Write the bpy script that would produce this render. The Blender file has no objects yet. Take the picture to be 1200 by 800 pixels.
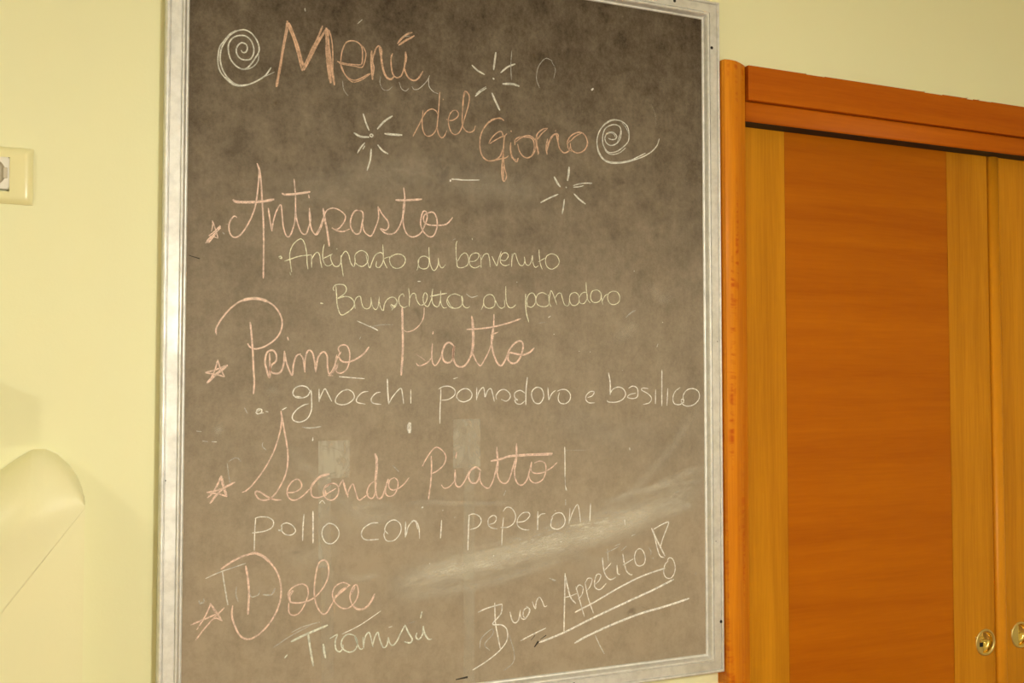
import bpy, bmesh, math, random
from mathutils import Vector, Matrix
random.seed(7)
C = bpy.context.scene.collection
SC = bpy.context.scene

# ---------------------------------------------------------------- camera (world: X along the wall, Y into the wall, Z up, wall face at Y=0)
F = 1200.0                                  # focal length for a 1200 px wide frame
CAM = Vector((0.0, -1.55, 1.55))
_u = Vector((2725, 48, 1200)).normalized()
_v = Vector((-139, -32000, 1200)); _v = (_v - _u*_v.dot(_u)).normalized()
_n = _v.cross(_u)
def w_dir(c): return Vector((c.dot(_u), c.dot(_n), c.dot(_v)))
cx, cy, cz = (w_dir(Vector(a)) for a in ((1,0,0),(0,1,0),(0,0,1)))
cam_data = bpy.data.cameras.new('camera'); cam = bpy.data.objects.new('camera', cam_data); C.objects.link(cam)
M = Matrix.Identity(4)
for r in range(3):
    M[r][0] = cx[r]; M[r][1] = -cy[r]; M[r][2] = -cz[r]; M[r][3] = CAM[r]
cam.matrix_world = M
cam_data.sensor_width = 36; cam_data.lens = 36*F/1200; cam_data.clip_start = .01
SC.camera = cam

def at(px, py, y=0.0):
    """world point of a measured spot of the photograph on the plane Y = y (wall-parallel)"""
    d = w_dir(Vector(((px-600)/F, (py-400)/F, 1)))
    t = (y-CAM.y)/d.y
    return CAM + d*t

# ---------------------------------------------------------------- world, lights, exposure
W = bpy.data.worlds.new('room_air'); SC.world = W; W.use_nodes = True
W.node_tree.nodes['Background'].inputs[0].default_value = (1.0, .86, .62, 1)
W.node_tree.nodes['Background'].inputs[1].default_value = .25
SC.view_settings.view_transform = 'Standard'; SC.view_settings.look = 'None'
SC.view_settings.exposure = 0.56; SC.view_settings.gamma = 1; SC.view_settings.use_curve_mapping = False
LAMPS = [  # x, y, z, power W, bulb radius, colour, shade radius, bulb height above the shade rim
    (0.80, -2.10, 1.99, 33, .065, (1.0, .95, .82), .17, -.02),
    (-1.45, -1.15, 2.20, 15, .035, (1.0, .95, .80), .17, .00),
    (1.75, -2.60, 2.15, 14, .05, (1.0, .94, .78), .17, -.01),
]
FILL_LAMP = (0.60, -1.78, 1.46, 22, .085, (1.0, .95, .82))  # unseen low lamp, added to brighten the wall at mid-height
SC.cycles.transparent_max_bounces = 32

# ---------------------------------------------------------------- helpers
def tag(o, label=None, cat=None, group=None, kind=None):
    for k, v in (('label',label),('category',cat),('group',group),('kind',kind)):
        if v: o[k] = v
    return o
def link(name, me, m=None, parent=None, loc=None):
    o = bpy.data.objects.new(name, me); C.objects.link(o)
    if m and me: me.materials.append(m)
    if parent: o.parent = parent
    if loc is not None: o.location = loc
    return o
def mesh(name, verts, faces, m, parent=None, smooth=False, loc=None):
    me = bpy.data.meshes.new(name); me.from_pydata([tuple(v) for v in verts], [], faces); me.update()
    bm = bmesh.new(); bm.from_mesh(me); bmesh.ops.recalc_face_normals(bm, faces=bm.faces); bm.to_mesh(me); bm.free()
    if smooth:
        for p in me.polygons: p.use_smooth = True
    return link(name, me, m, parent, loc)
def box_mesh(name, a, b, bev=0, seg=2):
    bm = bmesh.new(); bmesh.ops.create_cube(bm, size=1)
    a, b = Vector(a), Vector(b)
    for v in bm.verts:
        v.co = Vector(((a[i]+b[i])/2 + v.co[i]*(b[i]-a[i]) for i in range(3)))
    if bev: bmesh.ops.bevel(bm, geom=bm.edges[:], offset=bev, segments=seg, affect='EDGES', profile=.5)
    me = bpy.data.meshes.new(name); bm.to_mesh(me); bm.free(); return me
def box(name, a, b, m, parent=None, bev=0, seg=2, loc=None):
    return link(name, box_mesh(name, a, b, bev, seg), m, parent, loc)
def boxes(name, lst, m, parent=None):
    bm = bmesh.new()
    for a, b in lst:
        r = bmesh.ops.create_cube(bm, size=1)['verts']
        for v in r: v.co = Vector(((a[i]+b[i])/2 + v.co[i]*(b[i]-a[i]) for i in range(3)))
    me = bpy.data.meshes.new(name); bm.to_mesh(me); bm.free(); return link(name, me, m, parent)
def empty(name, loc): 
    o = bpy.data.objects.new(name, None); C.objects.link(o); o.location = loc; o.empty_display_size = .05; return o
def smooth_path(pts, step):
    """Catmull-Rom through pts, sampled about every `step`"""
    P = [Vector(p) for p in pts]
    if len(P) == 2: n = max(2, int((P[1]-P[0]).length/step)); return [P[0].lerp(P[1], i/n) for i in range(n+1)]
    Q = [P[0]*2-P[1]] + P + [P[-1]*2-P[-2]]; out = []
    for i in range(1, len(Q)-2):
        a, b, c, d = Q[i-1:i+3]; n = max(2, int((c-b).length/step))
        for k in range(n):
            t = k/n
            out.append(.5*((2*b)+(c-a)*t+(2*a-5*b+4*c-d)*t*t+(3*b-a-3*c+d)*t**3))
    out.append(P[-1]); return out
def sweep(name, prof, p0, p1, side, out, m, parent, mit0=0, mit1=0, smooth=False):
    """extrude a closed profile (s along `side`, h along `out`) from p0 to p1; ends mitred by s*mit"""
    p0, p1, side, out = map(Vector, (p0, p1, side, out)); ax = (p1-p0).normalized(); n = len(prof)
    vs = [p0+side*s+out*h+ax*(s*mit0) for s, h in prof] + [p1+side*s+out*h-ax*(s*mit1) for s, h in prof]
    fs = [(i, (i+1) % n, n+(i+1) % n, n+i) for i in range(n)] + [tuple(range(n))[::-1], tuple(range(n, 2*n))]
    return mesh(name, vs, fs, m, parent, smooth)
def lathe(name, prof, m, parent=None, seg=40, loc=None, axis='Y', smooth=True):
    """revolve (r, h) round Y (h towards -Y) or Z"""
    vs, fs = [], []
    for r, h in prof:
        for k in range(seg):
            a = 2*math.pi*k/seg
            vs.append((r*math.cos(a), -h, r*math.sin(a)) if axis == 'Y' else (r*math.cos(a), r*math.sin(a), h))
    for j in range(len(prof)-1):
        for k in range(seg):
            k2 = (k+1) % seg
            fs.append((j*seg+k, j*seg+k2, (j+1)*seg+k2, (j+1)*seg+k))
    return mesh(name, vs, fs, m, parent, smooth, loc)

# ---------------------------------------------------------------- materials
def mat(name, color, rough=.6, metal=0, coat=0, coat_rough=.1, spec=.5):
    m = bpy.data.materials.new(name); m.use_nodes = True; b = m.node_tree.nodes['Principled BSDF']
    b.inputs['Base Color'].default_value = (*color, 1); b.inputs['Roughness'].default_value = rough
    b.inputs['Metallic'].default_value = metal; b.inputs['Coat Weight'].default_value = coat
    b.inputs['Coat Roughness'].default_value = coat_rough; b.inputs['Specular IOR Level'].default_value = spec
    m['n'] = 1
    return m
class NT:
    def __init__(s, m): s.t = m.node_tree; s.b = s.t.nodes['Principled BSDF']
    def n(s, kind, **kw):
        x = s.t.nodes.new(kind)
        for k, v in kw.items():
            if k.startswith('i_'):
                x.inputs[int(k[2:]) if k[2:].isdigit() else k[2:].replace('_', ' ')].default_value = v
            else: setattr(x, k, v)
        return x
    def l(s, a, b): s.t.links.new(a, b)
    def pos(s, scale=(1,1,1)):
        g = s.n('ShaderNodeNewGeometry'); v = s.n('ShaderNodeVectorMath', operation='MULTIPLY'); s.l(g.outputs['Position'], v.inputs[0])
        v.inputs[1].default_value = scale; return v.outputs[0]
    def noise(s, vec, scale, detail=4, rough=.55, dist=0):
        x = s.n('ShaderNodeTexNoise'); s.l(vec, x.inputs['Vector']); x.inputs['Scale'].default_value = scale
        x.inputs['Detail'].default_value = detail; x.inputs['Roughness'].default_value = rough; x.inputs['Distortion'].default_value = dist
        return x.outputs['Fac']
    def ramp(s, f, stops):
        r = s.n('ShaderNodeValToRGB'); s.l(f, r.inputs[0]); e = r.color_ramp.elements
        while len(e) < len(stops): e.new(.5)
        for q, (p, c) in zip(e, stops): q.position = p; q.color = (*c, 1) if len(c) == 3 else c
        return r.outputs[0]
    def mix(s, f, a, b, blend='MIX'):
        x = s.n('ShaderNodeMix', data_type='RGBA', blend_type=blend)
        for sock, v in ((x.inputs[0], f), (x.inputs[6], a), (x.inputs[7], b)):
            if hasattr(v, 'links'): s.l(v, sock)
            else: sock.default_value = v if not isinstance(v, tuple) or len(v) == 4 else (*v, 1)
        return x.outputs[2]
    def math(s, op, a, b=0.0, clamp=False):
        x = s.n('ShaderNodeMath', operation=op, use_clamp=clamp)
        for sock, v in ((x.inputs[0], a), (x.inputs[1], b)):
            if hasattr(v, 'links'): s.l(v, sock)
            else: sock.default_value = v
        return x.outputs[0]
    def bump(s, h, strength, dist=.001):
        x = s.n('ShaderNodeBump'); s.l(h, x.inputs['Height']); x.inputs['Strength'].default_value = strength
        x.inputs['Distance'].default_value = dist; s.l(x.outputs[0], s.b.inputs['Normal'])
    def col(s, c): s.l(c, s.b.inputs['Base Color'])
def srgb(r, g, b):
    f = lambda c: (c/255/12.92) if c/255 <= .04045 else ((c/255+.055)/1.055)**2.4
    return (f(r), f(g), f(b))

def m_wall(name='yellow_wall_paint', c=(.87, .85, .55)):
    m = mat(name, c, .62, spec=.3); t = NT(m); p = t.pos()
    n1 = t.noise(p, 2.2, 3); n2 = t.noise(p, 230, 3, .6)
    t.col(t.ramp(n1, [(.3, tuple(x*.975 for x in c)), (.7, c)])); t.bump(t.math('ADD', n2, t.noise(p, 45, 2)), .10, .0012); return m
def m_wood(name, lo, hi, vertical=True, rough=.36, coat=.5, figure=0., red=None, seed=0.0):
    m = mat(name, hi, rough, coat=coat, coat_rough=.25, spec=.14); t = NT(m)
    sc = (26, 26, 1.1) if vertical else (1.3, 26, 24)
    g = t.n('ShaderNodeNewGeometry'); v0 = t.n('ShaderNodeVectorMath', operation='ADD'); t.l(g.outputs['Position'], v0.inputs[0]); v0.inputs[1].default_value = (seed, seed*.3, seed*.7)
    v = t.n('ShaderNodeVectorMath', operation='MULTIPLY'); t.l(v0.outputs[0], v.inputs[0]); v.inputs[1].default_value = sc
    a = t.noise(v.outputs[0], 1.0, 6, .62, .35)
    v2 = t.n('ShaderNodeVectorMath', operation='MULTIPLY'); t.l(v0.outputs[0], v2.inputs[0]); v2.inputs[1].default_value = tuple(x*9 for x in sc)
    b = t.noise(v2.outputs[0], 1.0, 3, .6)
    big = t.noise(v0.outputs[0], 1.7, 3, .5)
    f = t.math('ADD', t.math('MULTIPLY', a, .62), t.math('ADD', t.math('MULTIPLY', b, .22), t.math('MULTIPLY', big, .22)))
    c = t.ramp(f, [(.36, lo), (.68, hi)])
    if figure:
        v3 = t.n('ShaderNodeVectorMath', operation='MULTIPLY'); t.l(v0.outputs[0], v3.inputs[0]); v3.inputs[1].default_value = (30, 30, 90) if vertical else (90, 30, 30)
        w = t.noise(v3.outputs[0], 1.0, 2, .5, .8)
        v4 = t.n('ShaderNodeVectorMath', operation='MULTIPLY'); t.l(v0.outputs[0], v4.inputs[0]); v4.inputs[1].default_value = (38, 38, 2.2)
        strip = t.ramp(t.noise(v4.outputs[0], 1.0, 2), [(.5, (0,0,0)), (.62, (1,1,1))])
        k = t.math('MULTIPLY', t.ramp(w, [(.45, (0,0,0)), (.62, (1,1,1))]), strip)
        c = t.mix(t.math('MULTIPLY', k, figure), c, red or lo)
    t.col(c); t.bump(b, .05, .0006); return m

WALL = m_wall()
CEIL = mat('ceiling_paint', (.82, .80, .72), .8)
STILE = m_wood('light_veneer_vertical', (.44,.155,.004), (.66,.275,.010), True, rough=.4, coat=.12, seed=1.3)
PANEL = m_wood('orange_veneer_horizontal', (.38,.092,.0003), (.50,.140,.0008), False, rough=.46, coat=.05, seed=4.1)
JAMB = m_wood('orange_maple_figured', (.50,.125,.003), (.76,.27,.010), True, rough=.4, coat=.15, figure=.9, red=(.52,.09,.003), seed=2.2)
HEAD = m_wood('orange_header_wood', (.38,.075,.0008), (.54,.135,.003), False, rough=.5, coat=.0, seed=7.7)
DARK = mat('dark_void', (.01, .006, .003), .9)
def m_alu(name, c, rough):
    m = mat(name, c, rough, metal=.6); t = NT(m)
    p = t.pos((1,1,1)); n = t.noise(p, 60, 4, .7); n2 = t.noise(t.pos((900,900,14)), 1, 2)
    t.col(t.ramp(n, [(.25, tuple(x*.80 for x in c)), (.6, c)]))
    t.l(t.ramp(t.noise(p, 25, 4), [(.3, (rough*.75,)*3), (.75, (rough*1.35,)*3)]), t.b.inputs['Roughness']); t.bump(n2, .12, .0004); return m
ALU = m_alu('satin_aluminium', (.80, .79, .77), .53)
SCREW = mat('black_screw_hole', (.006,.005,.005), .5)
BRASS = mat('polished_brass', (.90, .66, .20), .16, metal=1)
BRASS_S = mat('satin_brass', (.80, .64, .28), .38, metal=1)
PLASTIC = mat('cream_plastic', (.86, .80, .46), .28, coat=.3)
WHITE_P = mat('white_plastic', (.85, .82, .74), .3)
GREY_P = mat('warm_grey_plastic', (.62, .55, .44), .35)

BEAD = m_wood('light_veneer_bead', (.62,.225,.008), (.72,.29,.012), True, rough=.4, coat=.12, seed=9.3)
# chalk and slate colours
CP = (.74,.49,.35); CR = (.93,.70,.60); CW = (1.0,.97,.92); CC = (.94,.92,.72); CM = (.88,.90,.80); CG = (.80,.79,.72)
SLATE_LO = (.052,.034,.019); SLATE_HI = (.385,.315,.235)
# ---------------------------------------------------------------- chalk writing, traced stroke by stroke
# every stroke: width (about 1.5 mm units) / strength / knots of a smooth curve; the frame letters give the sheet grid they were measured on
GRID = dict(A=(245,15,8), B=(385,15,8), C=(475,90,8), D=(555,120,8), E=(690,120,8), F=(235,185,8), G=(370,195,6.6667),
 H=(320,270,6.6667), I=(480,270,6.6667), J=(600,300,6.6667), K=(230,340,5.7143), L=(420,340,5.7143), M=(330,430,5.7143),
 N=(500,420,6.6667), O=(660,420,6.6667), P=(230,470,6.6667), Q=(360,500,6.6667), R=(490,510,6.6667), S=(280,580,5.7143),
 T=(490,570,5.7143), U=(220,640,5.3333), V=(320,690,5.7143), W=(545,600,4.2111), X=(680,590,8), Y=(220,0,4), Z=(460,40,3.6364))
CHALK = [
("chalk_spiral", "grey-white chalk spiral left of the heading", "grey", """
A 1.5 .8 300,350 315,372 342,370 358,340 350,300 310,280 275,300 255,345 262,390 295,430 340,442 385,435 415,390 418,330 395,265 350,222 300,212 240,225 200,260 180,310 185,380 205,440 250,495 300,525 345,525 390,485 435,420 465,370 468,320 445,255 400,195 350,165 310,160 250,175 190,215 150,270 118,330 105,400 110,480 140,560 190,625 240,665 300,682 360,675 430,648 490,615 535,580 582,512
A 1.2 .5 465,380 462,440 430,490 380,522 320,532 280,520
A 1.4 .65 250,165 190,205 140,265 100,320 85,400 85,480 105,550 150,610 210,665 270,685 340,682
A 2.0 .7 150,600 200,650 250,676 310,682 370,672
A 0.8 .55 500,608 560,580 612,555
"""),
("chalk_word", "large orange-pink chalk word Menú", "pink", """
A 2.6 .85 735,75 725,160 705,270 685,390 660,540 630,695
A 1.6 .8 745,110 720,230 690,380 655,560 640,690
A 3.0 .85 745,90 775,170 815,270 850,390 885,510
A 1.8 .8 760,110 800,220 840,330 875,480
A 1.8 .8 735,110 790,240 830,380 870,540
A 2.0 .8 870,545 920,440 980,320 1030,210 1065,120
A 2.4 .8 885,540 940,440 1000,320 1050,230 1100,150
A 1.2 .7 905,470 960,340 1010,260 1085,190
A 3.2 .85 1100,140 1105,250 1110,390 1125,520 1140,660
A 2.6 .85 1110,150 1120,300 1140,460 1175,680
A 1.3 .75 1125,160 1150,260 1160,400 1158,560 1168,660
A 1.8 .8 1095,300 1105,450 1125,600 1135,650
B 1.4 .8 80,455 110,465 180,480 270,487 310,480 318,400 310,320 270,275 215,262 165,280 130,350 115,440 120,510 155,580 200,620 250,632 310,610 385,568
B 1.2 .75 95,470 150,485 240,500 310,512 335,470 350,390 330,330 290,290
B 1.1 .7 115,480 150,570 195,630 240,650 310,628 395,570
B 2.4 .8 405,355 400,450 405,540 412,628
B 1.6 .8 408,620 425,520 412,450 430,370 455,320 485,310
B 2.4 .8 475,310 488,380 500,470 520,560 550,610 585,622 612,598
B 1.4 .75 430,400 440,345 470,310 495,340 500,400
B 1.6 .8 600,380 585,430 590,520 605,580 640,608 680,590 705,530 720,450 725,370
B 2.6 .8 722,365 725,430 710,500
B 1.8 .8 708,500 718,550 750,610 800,635 840,615 885,548
B 2.2 .85 645,290 690,235 740,200 785,185
B 2.2 .85 655,305 720,262 770,235 805,215
"""),
("chalk_sun", "grey-white chalk sun of short rays, below the word Menú", "grey", """
Y 1.8 .9 822,532 835,575 850,612
Y 2.0 .9 888,605 920,570 960,543
Y 2.2 .9 778,622 810,640 850,643
Y 2.4 .9 922,626 965,631 1005,633
Y 1.7 .9 830,668 808,695 795,718
Y 1.2 .7 830,683 820,700
Y 2.0 .9 890,678 912,705 940,722
Y 1.8 .9 860,697 855,750 840,800
Y 1.6 .9 852,635 860,628 868,635 861,642 852,635
"""),
("chalk_sun", "grey-white chalk sun of short rays, above the word Giorno and right of Menú", "grey", """
Z 2.2 .9 440,77 435,115 430,153
Z 2.0 .9 338,132 362,155 393,173
Z 2.0 .9 460,165 490,140 523,127
Z 2.6 .9 468,212 510,213 540,222
Z 1.7 .9 352,265 375,245 400,230
Z 0.9 .8 355,255 375,238 398,224
Z 2.4 .9 423,250 440,290 457,325
Z 2.6 .95 427,187 433,193
"""),
("chalk_sun", "grey-white chalk sun of short rays, below the word Giorno", "grey", """
Z 2.6 .9 752,565 750,595 745,625
Z 2.6 .9 688,607 700,630 715,652
Z 1.3 .9 770,645 805,636 850,634
Z 1.3 .9 770,652 795,650 815,645
Z 1.8 .9 630,718 668,698 706,682
Z 2.2 .9 773,680 795,703 822,724
Z 1.8 .9 732,703 728,735 722,768
Z 2.4 .95 739,650 741,656
"""),
("chalk_word", "thin orange-pink chalk word del", "pink", """
C 1.3 .85 68,562 120,465 165,375 200,325 245,302 285,318 302,350
C 1.3 .85 165,312 157,420 165,500 190,548 225,556 262,535 292,480 305,380 315,250 322,145
C 1.3 .85 322,145 315,260 305,380 298,470 312,540 340,572 365,555 388,505
C 1.3 .85 385,398 430,410 480,385 498,350 480,318 445,318 415,355 402,410 410,470 435,525 470,542 505,520 530,470 560,370 592,260 598,180 570,138 548,150 542,250 533,360 535,450 560,500 600,520 640,505 657,458
C 1.2 .7 560,140 540,220 535,330
C 1.2 .7 350,205 356,218
"""),
("chalk_word", "orange-pink chalk word Giorno", "pink", """
D 1.6 .85 285,172 250,148 200,155 140,190 90,250 62,330 58,420 75,490 110,535 160,548 210,535 250,500 272,440
D 1.2 .7 270,155 210,150 150,175 95,235
D 1.3 .8 90,510 130,545 190,545 240,532 300,520 325,500
D 1.4 .8 140,385 165,340 205,295 250,270 270,290 272,330
D 1.3 .75 148,388 200,355 255,325 290,310
D 1.6 .85 312,292 290,320 282,380 278,440 270,540 262,650 275,730 290,735 308,690 290,620 280,540 278,440
D 2.2 .7 275,600 278,720
D 2.0 .85 348,375 345,440 355,500 385,545 405,555 418,520
D 1.3 .75 340,440 360,520 400,535
D 1.8 .9 350,262 352,278
D 1.4 .85 385,400 390,350 430,325 480,325 530,330 560,360 568,420 555,480 520,518 470,510 430,460 412,390
D 1.4 .8 395,370 440,335 500,310 550,325 582,370 580,430 555,490 500,520 450,495
D 1.8 .85 580,330 590,400 605,490
D 1.4 .8 600,320 590,380 612,480
D 1.5 .8 582,340 600,290 650,250 695,243
D 1.4 .75 600,345 640,290 690,248
D 1.8 .85 692,340 680,420 688,488
D 1.6 .8 680,470 710,370 750,305 790,300 790,360 805,430 845,472 890,455 905,410
D 1.4 .8 690,400 730,320 768,295 780,330 800,420 830,462
D 1.0 .5 770,255 765,275
D 1.5 .85 905,355 875,390 890,340 930,300 990,280 1040,305 1065,370 1050,430 1010,465 960,472 915,440 905,380
D 1.4 .8 880,380 885,430 920,462
D 1.3 .8 905,365 950,320 1010,288
D 1.3 .7 1060,340 1068,390 1030,455 970,478
"""),
("chalk_spiral", "grey-white chalk spiral with a long tail, right of the word Giorno", "grey", """
E 1.3 .8 180,335 210,348 245,345 262,320 240,290 210,278 170,290 150,330 158,370 190,400 230,400 270,375 295,330 302,270 285,225 240,208 190,220 150,250 130,310 130,380 150,430 180,465 215,470 270,455 330,410 370,360 375,290 360,225 310,180 250,165 190,180 130,225 90,290 75,370 90,450 125,515 170,550 240,562 320,558 400,538 460,510 530,475
E 1.4 .8 660,340 640,400 600,450 560,480 500,512 420,540 350,560 260,570 190,565 130,530 90,470 75,390
E 1.1 .65 135,400 165,465 220,488 290,470 345,425
E 1.1 .6 110,250 160,190 230,160 300,175
E 1.1 .6 265,375 290,300 300,250
E 1.0 .6 170,300 200,285 235,300 250,330
E 1.1 .5 310,190 350,240 368,290
"""),
("chalk_word", "large pink chalk heading Antipasto", "rose", """
F 1.6 .85 342,560 320,545 290,570 268,620 270,690 300,738 345,740 400,690 460,590 505,480 530,350 545,200 548,120 530,50
F 1.8 .85 530,50 555,130 570,270 578,420 588,580 592,800
Y 1.7 .85 356,1135 355,1220 354,1305
F 2.8 .85 300,390 340,412 440,415 540,412 620,402 690,388
F 1.8 .85 635,470 650,580 670,688
F 1.5 .85 668,680 685,580 715,490 752,440 765,540 775,640 800,725 830,738 860,680 885,580 890,430 888,330 876,195
F 2.4 .85 760,330 790,343 870,340 950,330 1028,318
F 1.5 .85 890,430 895,540 915,630 950,705 990,712 1012,650 1030,580 1020,470
F 1.5 .85 1020,480 1022,580 1045,680 1085,720 1120,670 1155,570 1160,520 1200,480
F 1.8 .85 1012,345 1018,378
G 2.2 .8 57,325 72,420 90,510 105,625
G 1.4 .85 0,528 30,480 60,400 85,345 135,325 190,345 230,385 222,430 185,480 150,492 125,478 160,500 215,508 265,488
G 1.6 .85 350,350 310,345 280,390 270,450 285,500 315,528 345,515 360,450 370,390 360,350 325,345
G 1.4 .85 365,440 375,500 405,535 435,540 465,480 490,400 485,312
G 1.6 .85 485,312 520,375 560,425 568,470 545,498 505,485 540,520 590,528 630,505 665,440 690,340 695,250 686,165
G 1.6 .85 690,250 680,390 690,480 720,535 765,550 820,520 850,460 870,400 862,355 840,350 822,400 820,460 845,515 885,548 920,540 945,480 945,410 920,360 880,362 845,385 845,430 880,455 950,460 1020,450 1070,398
G 2.4 .85 622,262 700,264 830,256
"""),
("chalk_star", "small pink chalk star before the word Antipasto", "rose", """
F 1.1 .8 100,690 112,640 110,585
F 1.2 .8 110,585 130,640 165,755
F 1.0 .75 165,755 120,738 75,728
F 1.2 .8 75,728 130,690 185,632
F 1.4 .8 75,797 130,725 188,640
F 1.3 .85 45,800 80,755 150,695
F 1.2 .7 60,798 120,720 190,655
F 1.1 .4 235,622 265,618
F 1.0 .3 205,690 220,718
"""),
("chalk_word", "thin pale chalk word Antipasto", "cream", """
H 1.0 .85 145,325 135,260 130,180 150,120 185,80 220,66 245,100 262,180 265,250 272,303
H 1.0 .85 88,240 140,222 210,200 300,190
H 1.0 .8 300,192 300,290
H 1.0 .8 300,230 320,190 345,170 362,190 370,240 380,290
H 1.0 .8 400,108 390,150 388,220 410,270 440,275 460,260
H 1.0 .8 380,222 420,205 465,182
H 1.0 .8 455,190 448,215 470,270 500,282 525,260 535,200 565,162 590,190 605,250 630,282 640,240 640,190 680,158 720,168 742,205 735,250 700,280 665,272 640,250
H 1.0 .8 528,195 535,270 548,358
H 1.0 .8 725,190 738,250 755,292 775,240 800,190 840,172 860,195 855,250 830,288 805,282 808,240
H 1.0 .8 856,108 860,180 865,240 890,295
H 1.0 .8 860,225 890,210 930,205
H 1.0 .8 935,190 910,215 915,260 945,292 990,292 1025,260 1032,220 1005,190 960,185 930,200
H 1.6 .9 495,143 500,146
H 1.4 .9 42,208 60,200 66,220 50,214
H 1.6 .4 130,325 138,350
= thin pale chalk word di
I 1.0 .8 55,312 65,285 75,220 110,200 145,215 152,250 140,290 105,300 75,285 65,240 80,210
I 1.0 .8 150,130 152,200 160,260 180,308 200,308 220,270 225,215
I 1.0 .8 222,215 228,255 245,290 262,288 280,265
= thin pale chalk word benvenuto
I 1.0 .85 370,82 362,110 362,180 368,250 375,285 410,290 450,270 460,230 450,190 430,175 400,195 375,240
I 1.0 .75 465,240 505,240 535,215 540,185 515,175 480,190 465,230 475,275 510,292 550,275
I 1.0 .75 555,190 558,290
I 1.0 .75 560,230 580,190 610,182 622,220 628,288
I 1.0 .75 642,200 660,240 680,275 692,230 715,162
I 1.0 .75 708,230 745,235 770,200 755,175 725,180 708,215 712,255 745,275 780,265
I 1.0 .75 800,180 795,285
I 1.0 .75 798,230 808,190 825,180 840,230 860,270 885,272 898,240 895,205
I 1.0 .75 898,215 905,260 930,272 950,240 958,195 962,250 980,288 1005,275
I 1.0 .8 1010,148 1012,200 1020,260 1035,303
I 1.0 .75 1005,245 1040,225 1070,210
I 1.0 .8 1105,182 1070,200 1060,240 1075,285 1110,302 1150,280 1168,245 1150,200 1110,182 1080,190
I 1.3 .6 487,60 490,75
"""),
("chalk_word", "thin pale chalk word Bruschetta", "cream", """
H 2.0 1 368,567 390,570
H 1.1 .85 490,430 495,500 502,590 530,658 580,640 625,600 632,560 605,525 560,515 505,530 550,500 572,465 560,430 520,420 480,430 468,460 480,470
H 1.0 .8 632,545 640,610
H 1.0 .8 635,560 650,525 680,515 690,560 705,600 735,612 760,590 765,520
H 1.0 .8 765,530 775,590 800,618 820,590 830,515
H 1.0 .8 830,560 838,600 860,625 868,580 890,540 925,520 955,530 968,560 955,595 930,605 915,580
H 2.0 .8 920,575 945,590 968,565
H 1.2 .5 940,600 925,625
H 1.0 .8 1022,520 1015,495 990,510 980,540 990,580 1020,602 1050,590
H 1.0 .85 1058,450 1065,520 1062,595
H 1.0 .8 1062,540 1085,495 1110,495 1120,540 1145,580 1175,582
I 1.0 .8 95,582 125,560 138,510 120,485 105,520 110,570 140,595 160,560 170,530
I 1.2 .85 180,455 172,520 180,570 205,595 225,590 240,540 242,470
I 1.0 .8 240,520 245,570 265,605 290,600
I 1.4 .85 160,515 220,502 290,490
I 1.0 .85 395,510 350,495 305,515 290,555 310,595 350,608 395,595 415,550 405,510 410,560 425,595 450,605 470,592
I 1.0 .85 295,540 320,590 345,605
= thin pale chalk word al
I 1.0 .85 558,618 575,580 580,530 610,502 645,505 665,540 660,590 620,608 585,590 575,545
I 1.0 .85 660,530 680,570 695,595 720,608 742,590
I 1.1 .85 750,435 750,500 755,560 775,600 805,600 830,578
I 1.0 .6 740,540 742,605
= thin pale chalk word pomodoro
I 1.3 .9 905,495 905,580 912,650 930,716
J 1.0 .85 120,400 115,340 130,300 160,288 182,320 178,370 150,400 120,390
J 1.0 .85 270,300 235,285 200,300 185,340 200,380 240,395 280,385 290,340 280,300
J 1.0 .8 285,320 290,370 305,395 290,360 295,300 305,270 325,310 350,380
J 1.0 .8 335,330 355,295 380,290 392,330 410,380 440,385 448,340
J 1.0 .85 485,285 455,300 448,345 465,380 495,385 520,360 520,310 495,285 460,290
J 1.0 .85 520,330 545,290 580,285 585,330 560,370 530,365 522,330
J 1.0 .85 577,203 580,270 590,340 610,365
J 1.0 .85 655,265 625,275 612,315 625,355 660,362 690,340 692,290 665,265 630,270
J 1.0 .85 695,285 700,340 708,380
J 1.0 .85 705,350 725,310 750,295
J 1.0 .85 790,272 755,290 745,330 765,370 800,378 835,355 838,310 815,278 775,275
"""),
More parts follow.
